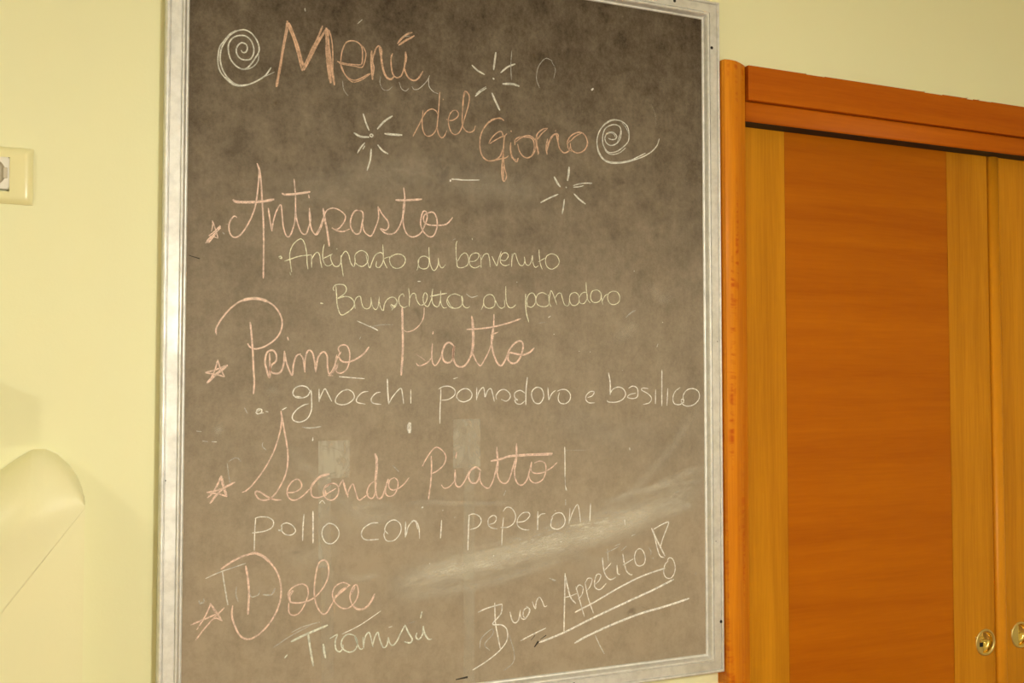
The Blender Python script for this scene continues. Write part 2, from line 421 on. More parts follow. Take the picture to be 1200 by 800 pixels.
("chalk_word", "large pink chalk word Primo", "rose", """
K 1.8 .85 135,300 132,260 160,205 215,135 275,85 330,60
K 3.0 .85 300,72 340,60 390,55 440,62 485,80
K 1.8 .85 470,72 520,105 560,160 575,220 560,285 520,335 460,375 400,392 360,380 343,355
K 2.0 .85 360,212 370,310 378,420 383,530 388,610 382,695
K 2.0 .85 490,420 492,500 490,585 470,530 460,470 475,415 510,402 535,430 532,475 505,500 495,540 530,558 565,545 585,490 590,405
K 1.8 .85 590,410 605,490 640,568 650,500 670,440 700,425
K 1.8 .85 695,430 715,460 727,550
K 1.8 .85 725,530 730,450 750,402 775,415 790,470 800,550
K 1.8 .85 800,540 815,450 850,412 875,440 878,510 890,560 920,520 940,460 970,410
K 1.5 .85 960,420 950,390 970,368 1005,370 1025,410 1025,470 1005,530 965,555 935,540 930,490 940,430
K 2.0 .85 950,440 975,475 1020,480 1070,460 1120,425 1157,378
K 2.4 .5 900,565 925,530 950,490
K 1.8 .5 930,540 950,500
K 1.8 .9 610,312 616,335
K 1.2 .7 880,570 915,572
= large pink chalk word Piatto after Primo
L 2.6 .85 292,115 295,250 296,400 285,570
L 1.2 .75 440,115 435,180 410,230 370,265 325,278 300,265
L 2.0 .9 500,275 496,295
L 1.5 .85 495,355 490,440 500,495 520,500 550,450 570,380 600,345
L 1.6 .8 385,485 400,505 430,500 465,480 490,450
L 2.2 .8 640,375 610,350 580,365 560,420 570,470 600,485 630,460 640,375 632,440 650,495 680,513 715,500 750,440 765,350 768,250 757,170
L 1.6 .85 765,420 785,470 815,505 840,470 875,400 900,310 907,160
L 3.2 .6 762,190 768,340 755,440
L 2.2 .85 905,240 890,330 900,410 925,480 955,505 985,460 1010,400 1045,355 1085,340 1102,370 1090,430 1060,480 1025,488 1000,460 1010,420 1050,425 1100,432 1145,415 1178,385
L 1.8 .85 722,262 800,258 900,245 1000,220 1087,190
L 1.6 .8 885,300 935,280
L 1.0 .5 380,425 420,450 450,475
"""),
("chalk_star", "small pink chalk star before the word Primo", "rose", """
K 1.8 .85 60,550 120,535 210,500
K 2.8 .75 70,622 130,565 208,503
K 1.5 .85 95,595 125,530 143,465
K 1.5 .85 143,465 160,520 190,580
K 1.5 .85 190,580 140,565 60,552
"""),
("chalk_word", "white chalk word gnocchi", "white", """
M 1.3 .9 190,165 170,135 130,125 90,140 75,175 95,202 140,205 175,190 195,155 200,220 198,290 170,345 120,368 78,355 72,325 100,285 145,255 180,245
M 1.4 .8 90,195 130,200
M 1.2 .9 250,145 250,232
M 1.2 .9 250,225 270,175 290,145 310,180 335,230
M 1.2 .9 455,152 410,158 370,195 360,235 400,252 450,240 485,205 475,168 440,150 410,158
M 1.2 .9 580,162 540,170 505,205 505,235 560,248
M 1.2 .9 662,167 630,175 600,210 610,240 665,250
M 1.5 .9 707,78 710,160 716,248
M 1.2 .9 716,245 745,195 795,142 808,180 816,246
M 1.2 .9 864,150 864,244
= white chalk word pomodoro
N 1.2 .9 92,238 130,218 180,218 218,245 215,285 170,318 115,325
N 1.3 .9 110,238 108,300 103,400 102,508
N 1.2 .9 230,310 240,270 280,238 325,240 352,275 340,315 290,338 250,325 235,300
N 1.2 .9 390,225 388,325
N 1.2 .9 388,315 410,255 440,225 450,260 455,300 475,250 500,235 515,280 527,335
N 1.2 .9 545,320 540,290 570,250 610,243 645,270 650,305 620,332 580,318
N 1.2 .9 765,270 730,248 690,265 685,300 710,325 685,320 700,350 735,355 765,330
N 1.4 .9 785,145 775,240 772,363
N 1.3 .9 845,350 820,300 822,255 855,225 895,235 912,280 905,320 880,350 845,345 820,310
N 1.5 .9 945,225 948,270 952,325
N 1.2 .9 952,325 975,275 1005,248
N 1.2 .9 1018,255 1050,242 1090,245 1120,280 1115,325 1080,352 1040,345 1025,310 1035,265
= white chalk letter e
O 1.2 .9 188,305 225,290 240,260 210,258 180,285 175,320 200,345 245,345
= white chalk word basilico
O 1.6 .9 352,110 365,190 365,285
O 1.2 .9 362,280 385,240 430,222 470,240 485,280 460,320 410,340 348,338 345,325
O 1.2 .9 508,232 540,215 575,230 582,275 570,305 530,312 500,300 520,280 565,270
O 1.2 .9 662,235 620,230 610,245 660,275 688,310 670,345 622,358
O 1.3 .9 720,240 718,355
O 1.5 .9 769,85 768,370
O 1.3 .9 815,232 808,368
O 1.2 .9 912,225 870,260 855,310 865,350 905,360 935,340 940,320 920,320 930,355 970,372 1025,355 1060,310 1055,260 1015,235 965,245 935,290 940,350
= small white chalk mark before gnocchi
P 1.4 1 462,92 480,62 510,65 505,90 475,98 470,80 500,70
P 1.6 .9 495,95 525,90
P 1.4 .8 540,78 562,84
P 1.4 .8 668,68 705,48
"""),
("chalk_word", "large pink chalk word Secondo", "rose", """
P 1.6 .85 660,75 665,150 650,250 605,390 530,530 440,650 385,700 355,710
P 1.8 .85 660,75 680,190 705,330 715,440 700,560 650,670 595,745 550,770 500,768 468,740 462,705 500,710 555,745 610,768 665,770
P 1.6 .85 705,712 760,710 815,680 820,640 790,608 745,630 710,690 715,740 745,770 790,765 840,730 890,680
P 2.8 .85 890,680 925,625 975,585 1040,567
P 1.5 .85 905,650 895,700 905,740 940,752 985,742 1040,710 1090,680
P 1.6 .85 1060,640 1010,660 992,710 1010,755 1055,772 1095,745 1112,690 1095,650 1050,642 1000,680
P 2.4 .7 1005,690 1012,740
Q 1.5 .85 240,480 260,440 280,410
Q 2.2 .85 278,412 295,480 318,550
Q 1.6 .85 312,545 325,490 355,445 375,500 400,570 440,550 480,520
Q 1.6 .85 520,425 485,455 465,510 480,550 510,555 530,510 540,420
Q 3.0 .8 528,208 542,260 538,360 528,440
Q 2.0 .8 530,440 535,510 550,555 580,550 605,490 632,405
Q 1.6 .85 680,395 645,415 635,460 655,490 700,485 750,450 795,395
Q 1.5 .8 680,395 705,420 705,470 680,525 640,542 612,520 615,460 635,410
= large pink chalk word Piatto after Secondo
R 1.5 .85 30,242 60,185 100,125 140,92 185,115 215,165 200,225 150,275 95,302
R 1.8 .85 100,160 103,250 95,380 78,500
R 1.5 .85 180,385 200,410 235,405 275,365 290,330 285,265
R 1.8 .85 288,270 285,350 300,395 330,398 365,350 400,280 450,250
R 2.2 .85 300,130 292,178
R 2.2 .85 490,275 450,248 410,270 392,320 410,365 450,370 475,330 482,280
R 1.6 .85 475,300 485,360 515,400 550,410 580,360 605,270 618,180 612,90
R 2.4 .75 612,100 620,220 615,290
R 1.8 .85 610,270 630,345 670,375 705,350 735,260 765,150 767,60
R 2.4 .8 767,65 765,180 750,270
R 1.8 .85 750,250 755,330 780,380 815,385 850,340 870,270 885,205
R 1.6 .85 885,210 880,270 910,295 970,290 1035,255 1085,210
R 1.6 .8 905,215 950,200 990,220 995,280 970,345 915,372 875,350 860,300
R 2.4 .85 565,200 640,185 720,160 850,150 960,145 1048,140
R 1.2 .8 600,190 700,168 850,158 1045,152
= thin dashed vertical chalk stroke
R 1.4 .8 1143,88 1145,230 1145,325
R 1.0 .45 1145,325 1150,430
R 1.6 .7 1148,395 1158,430
R 1.2 .6 1150,500 1150,545
"""),
("chalk_star", "small pink chalk star before the word Secondo", "rose", """
P 2.0 .85 85,755 130,710 165,650 195,580
P 2.8 .8 195,580 205,640 238,745
P 1.8 .85 240,745 180,725 80,708
P 2.0 .85 80,712 180,690 303,630
P 2.4 .7 105,798 150,740 210,680 300,632
"""),
("chalk_word", "white chalk word pollo", "white", """
S 1.2 .9 105,155 140,145 195,148 230,175 220,215 170,240 88,252
S 1.2 .9 112,150 105,240 102,370
S 1.2 .9 290,230 285,200 320,185 360,205 378,240 350,265 310,262 285,235 290,205
S 3.0 .5 262,232 285,238
S 1.4 .9 435,125 428,210 425,305
S 1.6 .9 495,105 495,322
S 1.2 .9 600,190 565,215 555,265 580,315 625,322 662,285 668,240 640,200 600,188 570,205
= white chalk word con
S 1.3 .9 932,184 880,190 830,225 820,270 850,298 935,295
S 1.2 .9 998,260 975,230 995,185 1040,165 1080,195 1080,250 1040,300 990,305 970,270 975,240
S 1.6 .9 1115,175 1113,282
S 1.2 .9 1118,270 1135,205 1175,170 1200,200
Q 1.2 .9 810,740 830,728 850,750 862,800
S 1.2 .9 1195,185 1205,225 1208,290
= white chalk letter i
T 1.5 .9 156,222 148,345
= white chalk word peperoni
T 1.2 .9 335,192 370,182 410,200 420,235 395,270 345,288
T 1.5 .9 340,190 335,290 331,425
T 1.2 .9 465,255 510,240 522,205 500,192 470,215 468,255 490,275 528,282
T 1.2 .9 566,165 590,138 625,145 650,190 640,240 600,270 550,272
T 1.3 .9 570,205 562,290 558,392
T 1.2 .9 655,238 710,230 745,195 735,172 695,178 665,215 665,260 700,285 742,290
T 1.6 .9 800,165 798,290
T 1.2 .9 798,215 820,185 850,180
T 1.3 .9 900,205 888,235 890,270 930,285 970,262 982,220 960,178 920,178 890,205
T 1.4 .8 890,215 888,255
T 1.2 .9 1015,145 1008,248
T 1.2 .9 1008,240 1035,165 1065,120 1078,170 1085,238
T 1.6 .9 1153,112 1147,232
T 1.6 .9 915,162 918,158
"""),
("chalk_word", "large pink chalk heading Dolce", "rose", """
U 2.2 .85 205,142 270,98 340,62 400,45
U 3.0 .85 380,48 425,42 475,65 520,105
U 2.0 .85 500,85 545,140 575,210 582,300 560,390 510,480 440,550 380,578 330,560 295,500 275,430 280,368
U 2.4 .85 362,120 375,200 382,300 375,425
U 1.8 .85 660,275 638,310 640,345 690,352 750,340 800,310 850,250 878,180 875,110 850,85 815,110 795,200 790,290 805,370 840,420 870,410 905,350 950,280 1015,240
U 1.6 .85 640,350 625,300 650,260 700,235 740,245 752,290 735,350 700,410 660,430 632,410 630,350
U 2.4 .7 640,340 632,300 655,275
U 1.6 .85 1010,240 970,225 920,250 903,300 920,350 965,385 1010,380 1045,345 1065,290 1055,240 1030,255 1012,310 1025,365
U 2.6 .8 905,330 950,290 1000,250
U 2.4 .85 1025,360 1055,388 1100,388 1140,350 1168,295
U 2.4 .6 1045,250 1018,300
"""),
("chalk_star", "pink chalk star before the word Dolce", "rose", """
U 1.8 .9 18,490 100,455 170,425 205,405
U 1.6 .85 48,585 90,530 150,460 228,382
U 1.6 .85 55,520 100,450 130,390 143,352
U 1.6 .85 143,352 165,400 215,465
U 1.4 .85 215,465 180,448 150,455
U 2.2 .6 143,360 185,420 210,460
"""),
("chalk_word", "pale greenish chalk word Tiramisú", "mint", """
V 2.4 .95 118,352 180,320 270,280 365,240
V 2.2 .85 232,290 248,400 268,515
V 2.4 .85 335,365 342,420 350,462
V 1.6 .85 378,330 430,300
V 1.7 .85 432,300 415,350 420,400 445,418 468,390 465,370
V 1.5 .85 545,310 500,300 465,330 455,375 480,410 520,420 555,395 562,350 545,310 565,370 585,402 600,395
V 1.6 .85 600,320 605,395
V 1.6 .85 605,380 615,320 640,288 655,330 668,388
V 1.6 .85 665,375 680,320 700,288 712,330 735,388 760,375 770,320
V 1.7 .85 770,320 780,360 800,375 825,350 850,300 882,238
V 1.9 .85 882,238 905,290 930,335 915,358 875,350
V 1.9 .85 962,290 955,320 975,335 1000,300 1005,245
V 2.0 .85 1003,250 1015,300 1040,335 1062,332
V 2.0 .9 996,148 985,195
V 2.0 .9 75,462 85,448 95,438
"""),
("chalk_word", "slanting white chalk word Buon with a short underline", "white", """
W 1.6 .9 62,493 100,475 150,460 182,452
W 1.5 .85 145,445 148,540 160,610 172,672
W 1.5 .9 182,455 175,500 135,550 180,555 205,580 205,630 170,680 110,730 35,778
W 1.4 .8 220,490 230,530 245,545 262,530 272,480
W 1.4 .8 270,490 275,520 295,525 315,490 310,470 290,480 285,510 300,525
W 1.4 .85 300,462 318,480 310,510
W 1.3 .85 330,440 345,475 350,440 365,418 380,440 390,465 403,460
W 1.5 .9 272,633 335,600 398,570
= slanting white chalk word Appetito
W 1.6 .85 492,300 490,400 488,500 486,598
W 1.8 .85 492,310 505,370 520,420 545,450
W 1.2 .85 488,420 520,412 550,400
W 1.3 .85 545,365 560,420 587,515
W 1.3 .85 545,380 560,358 580,370 575,405 555,430
W 1.3 .85 590,345 605,420 632,498
W 1.2 .85 590,350 605,325 625,330 615,365 600,385
W 1.4 .85 640,355 660,335 668,310 650,305 638,335 640,370 665,380 695,350
X 1.5 .85 205,505 212,590 230,660 265,705 300,705 330,685
X 1.2 .8 212,632 250,595 285,555
X 1.8 .85 340,575 348,655 370,660
X 1.6 .85 395,468 408,550 430,630 470,665 485,660
X 1.2 .85 395,575 440,548 495,515
X 1.4 .85 550,418 520,440 505,500 520,565 555,582 595,560 605,500 580,435 545,420 520,445
= white chalk exclamation mark with hollow dot
X 2.0 .85 665,228 700,310 745,400 790,490
X 1.6 .85 680,250 735,470 785,505
X 1.5 .85 670,248 740,205 810,172 825,180 795,260 765,340 750,400
X 1.3 .85 820,535 790,570 778,640 800,690 845,695 878,650 885,580 860,515 825,508 810,545
= three slanting white chalk underlines
W 2.0 .95 540,493 640,440 760,370 870,315 985,275
W 2.4 .95 363,642 480,595 620,525 800,440 920,385 1028,330
W 2.6 .95 538,645 600,610 720,555 860,500 980,465 1105,424
"""),
("chalk_scribble", "faint leftover chalk lines and specks", "white", """
B 0.9 .25 485,600 480,660 510,720 560,725 600,690
B 0.9 .3 660,650 680,710 720,735 750,710
B 0.9 .35 780,690 800,720 850,710 920,640 945,590
B 0.9 .4 935,610 940,690 980,740 1025,760
B 0.9 .25 130,640 140,720 180,780
B 1.0 .4 315,65 270,105
Z 1.0 .25 507,70 503,130 505,195
Z 1.0 .25 680,115 650,105 620,140 612,190 625,230
Z 1.0 .2 675,115 692,150 685,190
Z 2.0 .8 243,620 248,627
Z 1.2 .5 250,617 300,622 370,622
Z 3.0 .45 845,240 855,232
N 1.0 .5 205,158 240,148
K 1.2 .75 955,578 1040,585 1125,592
K 1.0 .3 1090,330 1100,312
K 1.0 .45 1075,205 1130,230 1195,260
L 1.6 .55 75,240 130,270
L 1.0 .2 80,245 150,232 230,230
L 1.0 .3 640,595 660,582
M 1.0 .35 135,400 190,406 260,397
M 1.4 .6 206,495 210,480
M 5.0 .45 858,370 852,400 856,442
P 1.0 .35 45,310 90,315
P 1.2 .45 120,315 160,318
P 1.0 .35 0,232 40,238
P 1.0 .25 240,480 250,560 262,640
P 1.0 .25 250,470 310,440 350,470
P 1.0 .3 520,320 515,350 545,382
P 1.0 .3 375,50 400,98
P 1.0 .3 830,200 880,212 975,197
Q 1.2 .8 92,598 115,575 138,600
Q 2.4 .8 890,632 905,625
Q 1.6 .7 1055,650 1060,652
Q 1.2 .6 38,108 44,80
Q 1.0 .3 665,300 715,350
O 1.4 .6 515,695 518,715
O 1.0 .12 0,715 180,716
V 1.0 .55 460,300 580,240 720,145
V 1.0 .3 120,290 200,250 300,222
V 1.6 .9 305,222 309,220
V 1.4 .8 772,255 795,248
V 1.0 .2 900,230 950,215
V 1.0 .25 0,390 120,310 250,240
U 1.0 .45 110,200 200,160 360,105
U 1.4 .4 215,150 230,250 250,365
U 1.2 .25 305,250 300,300 315,345
U 1.0 .3 385,290 400,315 440,300 450,270
U 2.0 .3 470,300 520,300 545,260
U 2.0 .25 70,335 75,355 100,345 98,325
W 1.4 .4 640,605 660,650 685,698
W 1.0 .35 70,670 80,620 130,575 135,600 95,650 120,680
W 1.0 .3 215,600 240,690 235,740 190,780
W 1.0 .4 700,180 705,240
W 1.2 .4 785,35 787,55
W 1.0 .35 760,165 735,180 690,200
W 1.6 .7 468,146 474,146
W 1.2 .45 415,325 445,335
X 1.2 .6 412,148 415,200
X 1.0 .45 475,300 510,285
X 1.0 .35 380,440 430,395
X 1.2 .35 640,410 660,450 655,480
X 2.0 .3 675,505 680,515
X 1.0 .4 320,395 368,375
X 1.2 .25 1080,640 1075,670
T 1.6 .9 955,370 958,367
T 1.6 .9 500,462 506,460
T 1.6 .9 73,516 78,513
T 1.4 .7 240,205 246,204
T 1.0 .3 880,610 910,632 920,625
T 1.0 .4 585,25 570,60
J 1.6 .8 948,118 954,118
J 1.4 .7 322,610 328,610
J 1.4 .8 605,748 610,748
J 1.2 .6 520,742 524,744
J 1.4 .5 1170,518 1176,518
J 1.0 .45 1137,685 1128,710
J 1.2 .5 280,480 298,468
J 1.6 .25 885,480 930,440 960,425
J 1.0 .2 200,525 260,515
I 1.0 .4 440,495 480,522 530,510
I 1.6 .6 60,398 85,398
I 1.4 .5 833,404 838,404
Y 0.9 .2 1000,175 1040,170
Y 1.8 .35 548,40 550,55
O 1.0 .35 455,92 462,92
E 1.0 .12 580,20 620,120 625,220
E 1.0 .3 0,765 30,762
G 2.0 .5 1045,110 1052,120
G 1.2 .35 1055,105 1120,98
G 1.2 .25 1070,575 1090,565
F 1.4 .25 205,700 225,715
"""),
]
# wide wiped smears: pixel path, half-length brush width in px, strength, tone
SMEARS = [
 (30,.34,"455,692 520,668 590,650 650,628 720,610 800,590"),
 (18,.36,"450,690 520,672 600,652 680,632 760,612"),
 (10,.30,"465,682 560,660 640,640 700,622"),
 (10,.24,"455,700 540,690 620,668 690,645"),
 (7,.30,"545,655 610,640 690,622"),
 (6,.22,"470,672 540,655 600,640"),
 (26,.22,"660,635 740,610 830,560"),
 (14,.26,"690,625 760,600 820,590"),
 (9,.22,"740,585 790,560 832,545"),
 (6,.20,"700,590 770,570 830,562"),
 (8,.25,"800,592 812,592"),
 (10,.12,"820,470 790,520 740,575 700,600"),
 (13,.16,"330,520 420,600 480,602"),
 (7,.22,"405,593 450,590 458,595"),
 (5,.2,"470,592 500,588 560,590 620,588"),
 (16,.12,"330,655 370,650 400,640"),
 (7,.2,"400,670 415,678 450,672"),
 (11,.16,"313,452 325,465"),
 (9,.25,"250,500 262,508"),
 (22,.08,"330,600 420,610 520,600"),
 (30,.07,"640,480 720,510 780,500"),
 (26,.08,"520,215 600,220 640,230"),
 (36,.06,"300,250 420,210 600,200"),
 (12,.12,"715,400 735,390 745,375"),
 (10,.10,"760,330 775,350 790,345"),
 (12,.12,"655,640 700,660 760,650"),
]
# rectangular residue of old adhesive tape on the slate: x0,y0,x1,y1,strength
TAPE = [(373,516,410,560,.34),(373,560,388,665,.28),(376,665,391,796,.12),(531,491,563,548,.28),(543,548,556,800,.20)]
# ---------------------------------------------------------------- layout measured on the photograph
YF = -.024                    # front of the chalkboard frame
YB = -.0135                   # slate surface
XL = (at(189.5, 400, YF).x); XR = at(846.8, 400, YF).x
ZB = at(852.5, 787, YF).z;    ZT = at(840.5, 2, YF).z
XJ0 = XR + .0015              # jamb starts where the board ends
XJ1 = at(876, 400, -.012).x
ZTOP = at(850, 69, -.034).z
XS = at(1163.2, 410, .023).x  # meeting line of the two sliding doors
DW = XS - XJ1
XE = XS + DW + .01            # right end of the opening
ZH0 = at(874.3, 142, -.010).z # underside of the header
ZH1 = at(874.3, 118, -.014).z # groove in the header
ZH2 = at(890, 78, -.020).z    # top of the header
ROOM = (-2.3, 3.9, -4.4, 2.85)

# ---------------------------------------------------------------- room shell
x0, x1, yb, zc = ROOM
OX0 = XJ0 + .02
wall = boxes('wall_back', [((x0,0,0),(OX0,.14,zc)), ((OX0,0,ZH1-.005),(XE+.02,.14,zc)), ((XE+.02,0,0),(x1,.14,zc)), ((OX0,.10,0),(XE+.02,.14,ZH1-.005))], WALL)
tag(wall, kind='structure')
tag(box('wall_left', (x0-.12,yb,0), (x0,.14,zc), WALL), kind='structure')
tag(box('wall_right', (x1,yb,0), (x1+.12,.14,zc), WALL), kind='structure')
tag(box('wall_front', (x0-.12,yb-.12,0), (x1+.12,yb,zc), WALL), kind='structure')
FLOOR = mat('terracotta_floor', (.34,.20,.11), .35)
t = NT(FLOOR); br = t.n('ShaderNodeTexBrick'); t.l(t.pos(), br.inputs['Vector']); br.offset = 0
for k, v in (('Color1',(.36,.21,.12,1)),('Color2',(.31,.18,.10,1)),('Mortar',(.16,.12,.09,1))): br.inputs[k].default_value = v
br.inputs['Scale'].default_value = 1; br.inputs['Brick Width'].default_value = .33; br.inputs['Row Height'].default_value = .33; br.inputs['Mortar Size'].default_value = .004
t.col(br.outputs[0])
tag(box('floor', (x0-.12,yb-.12,-.1), (x1+.12,.14,0), FLOOR), kind='structure')
tag(box('ceiling', (x0-.12,yb-.12,zc), (x1+.12,.14,zc+.1), CEIL), kind='structure')

# ---------------------------------------------------------------- door casing
def casing_profile(w):
    pts = [(0,0),(0,-.026)]
    for k in range(0, 13):
        a = k/12
        pts.append((w*(.03+.93*a), -(.034 - .002*(1-a)**6 - .020*max(0,(a-.25)/.75)**1.5)))
    pts.append((w*.975, -.006)); pts.append((w, -.005)); pts.append((w, .0)); return pts
wj = XJ1-XJ0
prof = casing_profile(wj)
def casing(name, xa, flip):
    s = -1 if flip else 1
    vs = [(xa+s*p, d, z) for z in (0, ZTOP) for p, d in prof]; n = len(prof)
    fs = [(i,(i+1)%n,n+(i+1)%n,n+i) for i in range(n)]+[tuple(range(n)), tuple(range(n,2*n))]
    return mesh(name, vs, fs, JAMB)
jamb = tag(casing('trim_1', XJ0, False), kind='structure')
box('jamb_lining', (XJ1-.012, -.0105, 0), (XJ1-.0005, .06, ZH0), JAMB, jamb)
jamb2 = tag(casing('trim_2', XE+wj, True), kind='structure')
hd = tag(box('trim_3', (XJ1+.0018, -.020, ZH1+.001), (XE-.002, -.0002, ZH2), HEAD, bev=.0012), kind='structure')
# lower rounded moulding of the header
hh = ZH1-ZH0; pr = []
for k in range(11):
    a = math.pi*k/10; pr.append((ZH0+hh*(.5-.5*math.cos(a)), -.0085-.0045*math.sin(a)**.28))
vs = [(x, d, z) for x in (XJ1+.0005, XE-.0005) for z, d in ([(ZH0,-.001)]+pr+[(ZH1,-.001)])]; n = len(pr)+2
mesh('moulding', vs, [(i,(i+1)%n,n+(i+1)%n,n+i) for i in range(n)]+[tuple(range(n)),tuple(range(n,2*n))], HEAD, hd, True)
YD = .026
GAP_SHADE = mat('dark_gap_shade', (.012,.008,.006), .7)
box('gap_shade_strip', (XJ1, -.0085, ZH0-.0004), (XE, YD-.0015, ZH0+.012), GAP_SHADE, hd)  # near-black strip paints the shade in the gap between header and doors
# ragged paint and plaster bits along the top edge of the header
rg = random.Random(3); bits = []
PL = mat('flaked_wall_paint', (.80,.66,.22), .8)
x = XJ1+.004
while x < XE:
    L = rg.uniform(.01,.05)
    if rg.random() < .5:
        bits.append(((x,-.0215,ZH2-rg.uniform(.0006,.0022)),(x+L,-.0002,ZH2+.0010)))
    x += L+rg.uniform(.0,.04)
boxes('paint_flakes', bits, m_wall('wall_paint_edge'), hd)['kind'] = 'stuff'

# ---------------------------------------------------------------- sliding doors
ZD0, ZD1, YD = .008, ZH0+.02, .026
def X(px, y=YD, py=410): return at(px, py, y).x
def flush_pull(parent, cx_, cz_, latch):
    k = empty('flush_pull', (cx_, YD, cz_)); k.parent = parent
    R = .0275
    lathe('pull_rim', [(R,0),(R,.0014),(R-.0012,.0024),(R-.0042,.0022),(R-.0052,.0008),(R-.0052,-.002)], BRASS_S, k)
    r = R-.005
    # D-shaped cup on the right, flat crescent on the left
    seg = 40; xc = -.006 if not latch else -.007
    vs, fs = [], []
    ring = []
    a0 = math.acos(xc/r)
    for i in range(seg+1):
        a = -a0 + 2*a0*i/seg; ring.append((r*math.cos(a), r*math.sin(a)))
    m_ = len(ring)
    for dep, sc in ((-.001,1),(.006,.99),(.0095,.93),(.011,.78),(.0115,.4)):
        for (a, b) in ring: vs.append((xc+(a-xc)*sc if sc < 1 else a, dep, b*sc))
    vs.append((r*.25, .0115, 0)); c = len(vs)-1
    for j in range(4):
        for i in range(m_): fs.append((j*m_+i, j*m_+(i+1)%m_, (j+1)*m_+(i+1)%m_, (j+1)*m_+i))
    for i in range(m_): fs.append((4*m_+i, 4*m_+(i+1)%m_, c))
    mesh('pull_cup', vs, fs, BRASS, k, True)
    cres = []
    for i in range(seg+1):
        a = a0 + (2*math.pi-2*a0)*i/seg; cres.append((r*math.cos(a), r*math.sin(a)))
    nn = len(cres); vs = [(a,-.0006,b) for a,b in cres]+[(a,.003,b) for a,b in cres]
    mesh('pull_plate', vs, [tuple(range(nn)), tuple(range(nn,2*nn))]+[(i,(i+1)%nn,nn+(i+1)%nn,nn+i) for i in range(nn)], BRASS_S, k)
    if latch:
        box('latch_slot', (-.0165,-.0012,-.008), (-.0075,-.0007,.001), SCREW, k)
        box('latch_lever', (-.0165,-.0042,.001), (.001,-.0008,.0065), BRASS, k, bev=.0012)
        box('latch_lever', (-.017,-.0036,.0095), (-.008,-.0008,.013), BRASS, k, bev=.001)
    box('pull_pin', (-R-.0015,-.003,.0105), (-R+.002,.0,.0145), BRASS_S, k, bev=.0008)
    return k
def hole_panel_x(px): return X(px)
xa, xb, xc_ = X(921.5), X(1112.5), XS
d1 = tag(box('door_1', (XJ1-.03, YD+.003, ZD0), (XS-.004, YD+.036, ZD1), STILE), kind='structure')
g = .0003
box('stile', (XJ1-.03, YD, ZD0), (xa-g, YD+.004, ZD1), STILE, d1)
box('panel', (xa+g, YD+.0001, ZD0), (xb-g, YD+.004, ZD1), PANEL, d1)
# right stile with a rounded-over meeting edge and the bored hole of the pull
def stile_holed(name, x0_, x1_, hx, hz, R, parent, m, round_right=0, round_left=0):
    bm = bmesh.new(); n = 48
    circ = [bm.verts.new((hx+R*math.cos(2*math.pi*i/n), YD, hz+R*math.sin(2*math.pi*i/n))) for i in range(n)]
    s = R*1.02; sq = []
    for i in range(n):
        a = 2*math.pi*i/n; c_, s_ = math.cos(a), math.sin(a); q = s/max(abs(c_), abs(s_)); sq.append(bm.verts.new((hx+q*c_, YD, hz+q*s_)))
    for i in range(n): bm.faces.new((circ[i], circ[(i+1)%n], sq[(i+1)%n], sq[i]))
    def q(xa_, xb_, za, zb, ya=YD, yb_=YD):
        v = [bm.verts.new(p) for p in ((xa_,ya,za),(xb_,yb_,za),(xb_,yb_,zb),(xa_,ya,zb))]; bm.faces.new(v)
    L, Rr = x0_+round_left, x1_-round_right
    q(L, hx-s, hz-s, hz+s); q(hx+s, Rr, hz-s, hz+s); q(L, Rr, ZD0, hz-s); q(L, Rr, hz+s, ZD1)
    for (xe, sgn, rr) in ((Rr, 1, round_right), (L, -1, round_left)):
        if rr:
            px_, py_ = xe, YD
            for i in range(1, 9):
                a = math.pi/2*i/8; nx, ny = xe+sgn*rr*math.sin(a), YD+rr*(1-math.cos(a))
                q(px_, nx, ZD0, ZD1, py_, ny); px_, py_ = nx, ny
            q(px_, px_, ZD0, ZD1, py_, py_+.02) if False else None
    # bore wall
    back = [bm.verts.new((v.co.x, YD+.002, v.co.z)) for v in circ]
    for i in range(n): bm.faces.new((circ[i], circ[(i+1)%n], back[(i+1)%n], back[i]))
    bmesh.ops.remove_doubles(bm, verts=bm.verts, dist=1e-6)
    bmesh.ops.recalc_face_normals(bm, faces=bm.faces)
    me = bpy.data.meshes.new(name); bm.to_mesh(me); bm.free(); return link(name, me, m, parent)
p1 = at(1154.6, 752.3, YD); p2 = at(1195.6, 743.5, YD)
stile_holed('stile', xb+g, XS-.0005, p1.x, p1.z, .0262, d1, STILE, round_right=.0065)
flush_pull(d1, p1.x, p1.z, True)
xe0, xe1 = XS+.0003, X(1173)
d2 = tag(box('door_2', (xe0+.002, YD+.0165, ZD0), (XE+.03, YD+.036, ZD1), STILE), kind='structure')
xs2 = xe1 + (xc_-xb) - .004
xs3 = XS + (XS-xa)
# convex meeting bead on the leading edge
w_ = xe1-xe0; vs, pr = [], []
for k in range(13):
    a = math.pi*k/12; pr.append((xe0+w_*(.5-.5*math.cos(a)), YD+.001-.0075*math.sin(a)**.8))
pr = [(xe0,YD+.02)]+pr+[(xe1,YD+.02)]; n = len(pr)
mesh('meeting_bead', [(a,b,z) for z in (ZD0,ZD1) for a,b in pr], [(i,(i+1)%n,n+(i+1)%n,n+i) for i in range(n)]+[tuple(range(n)),tuple(range(n,2*n))], BEAD, d2, True)
stile_holed('stile', xe1+.0002, xs2-g, p2.x, p2.z, .0262, d2, STILE)
box('panel', (xs2+g, YD+.0001, ZD0), (xs3-g, YD+.02, ZD1), PANEL, d2)
box('stile', (xs3+g, YD, ZD0), (XE+.03, YD+.02, ZD1), STILE, d2)
flush_pull(d2, p2.x, p2.z, False)
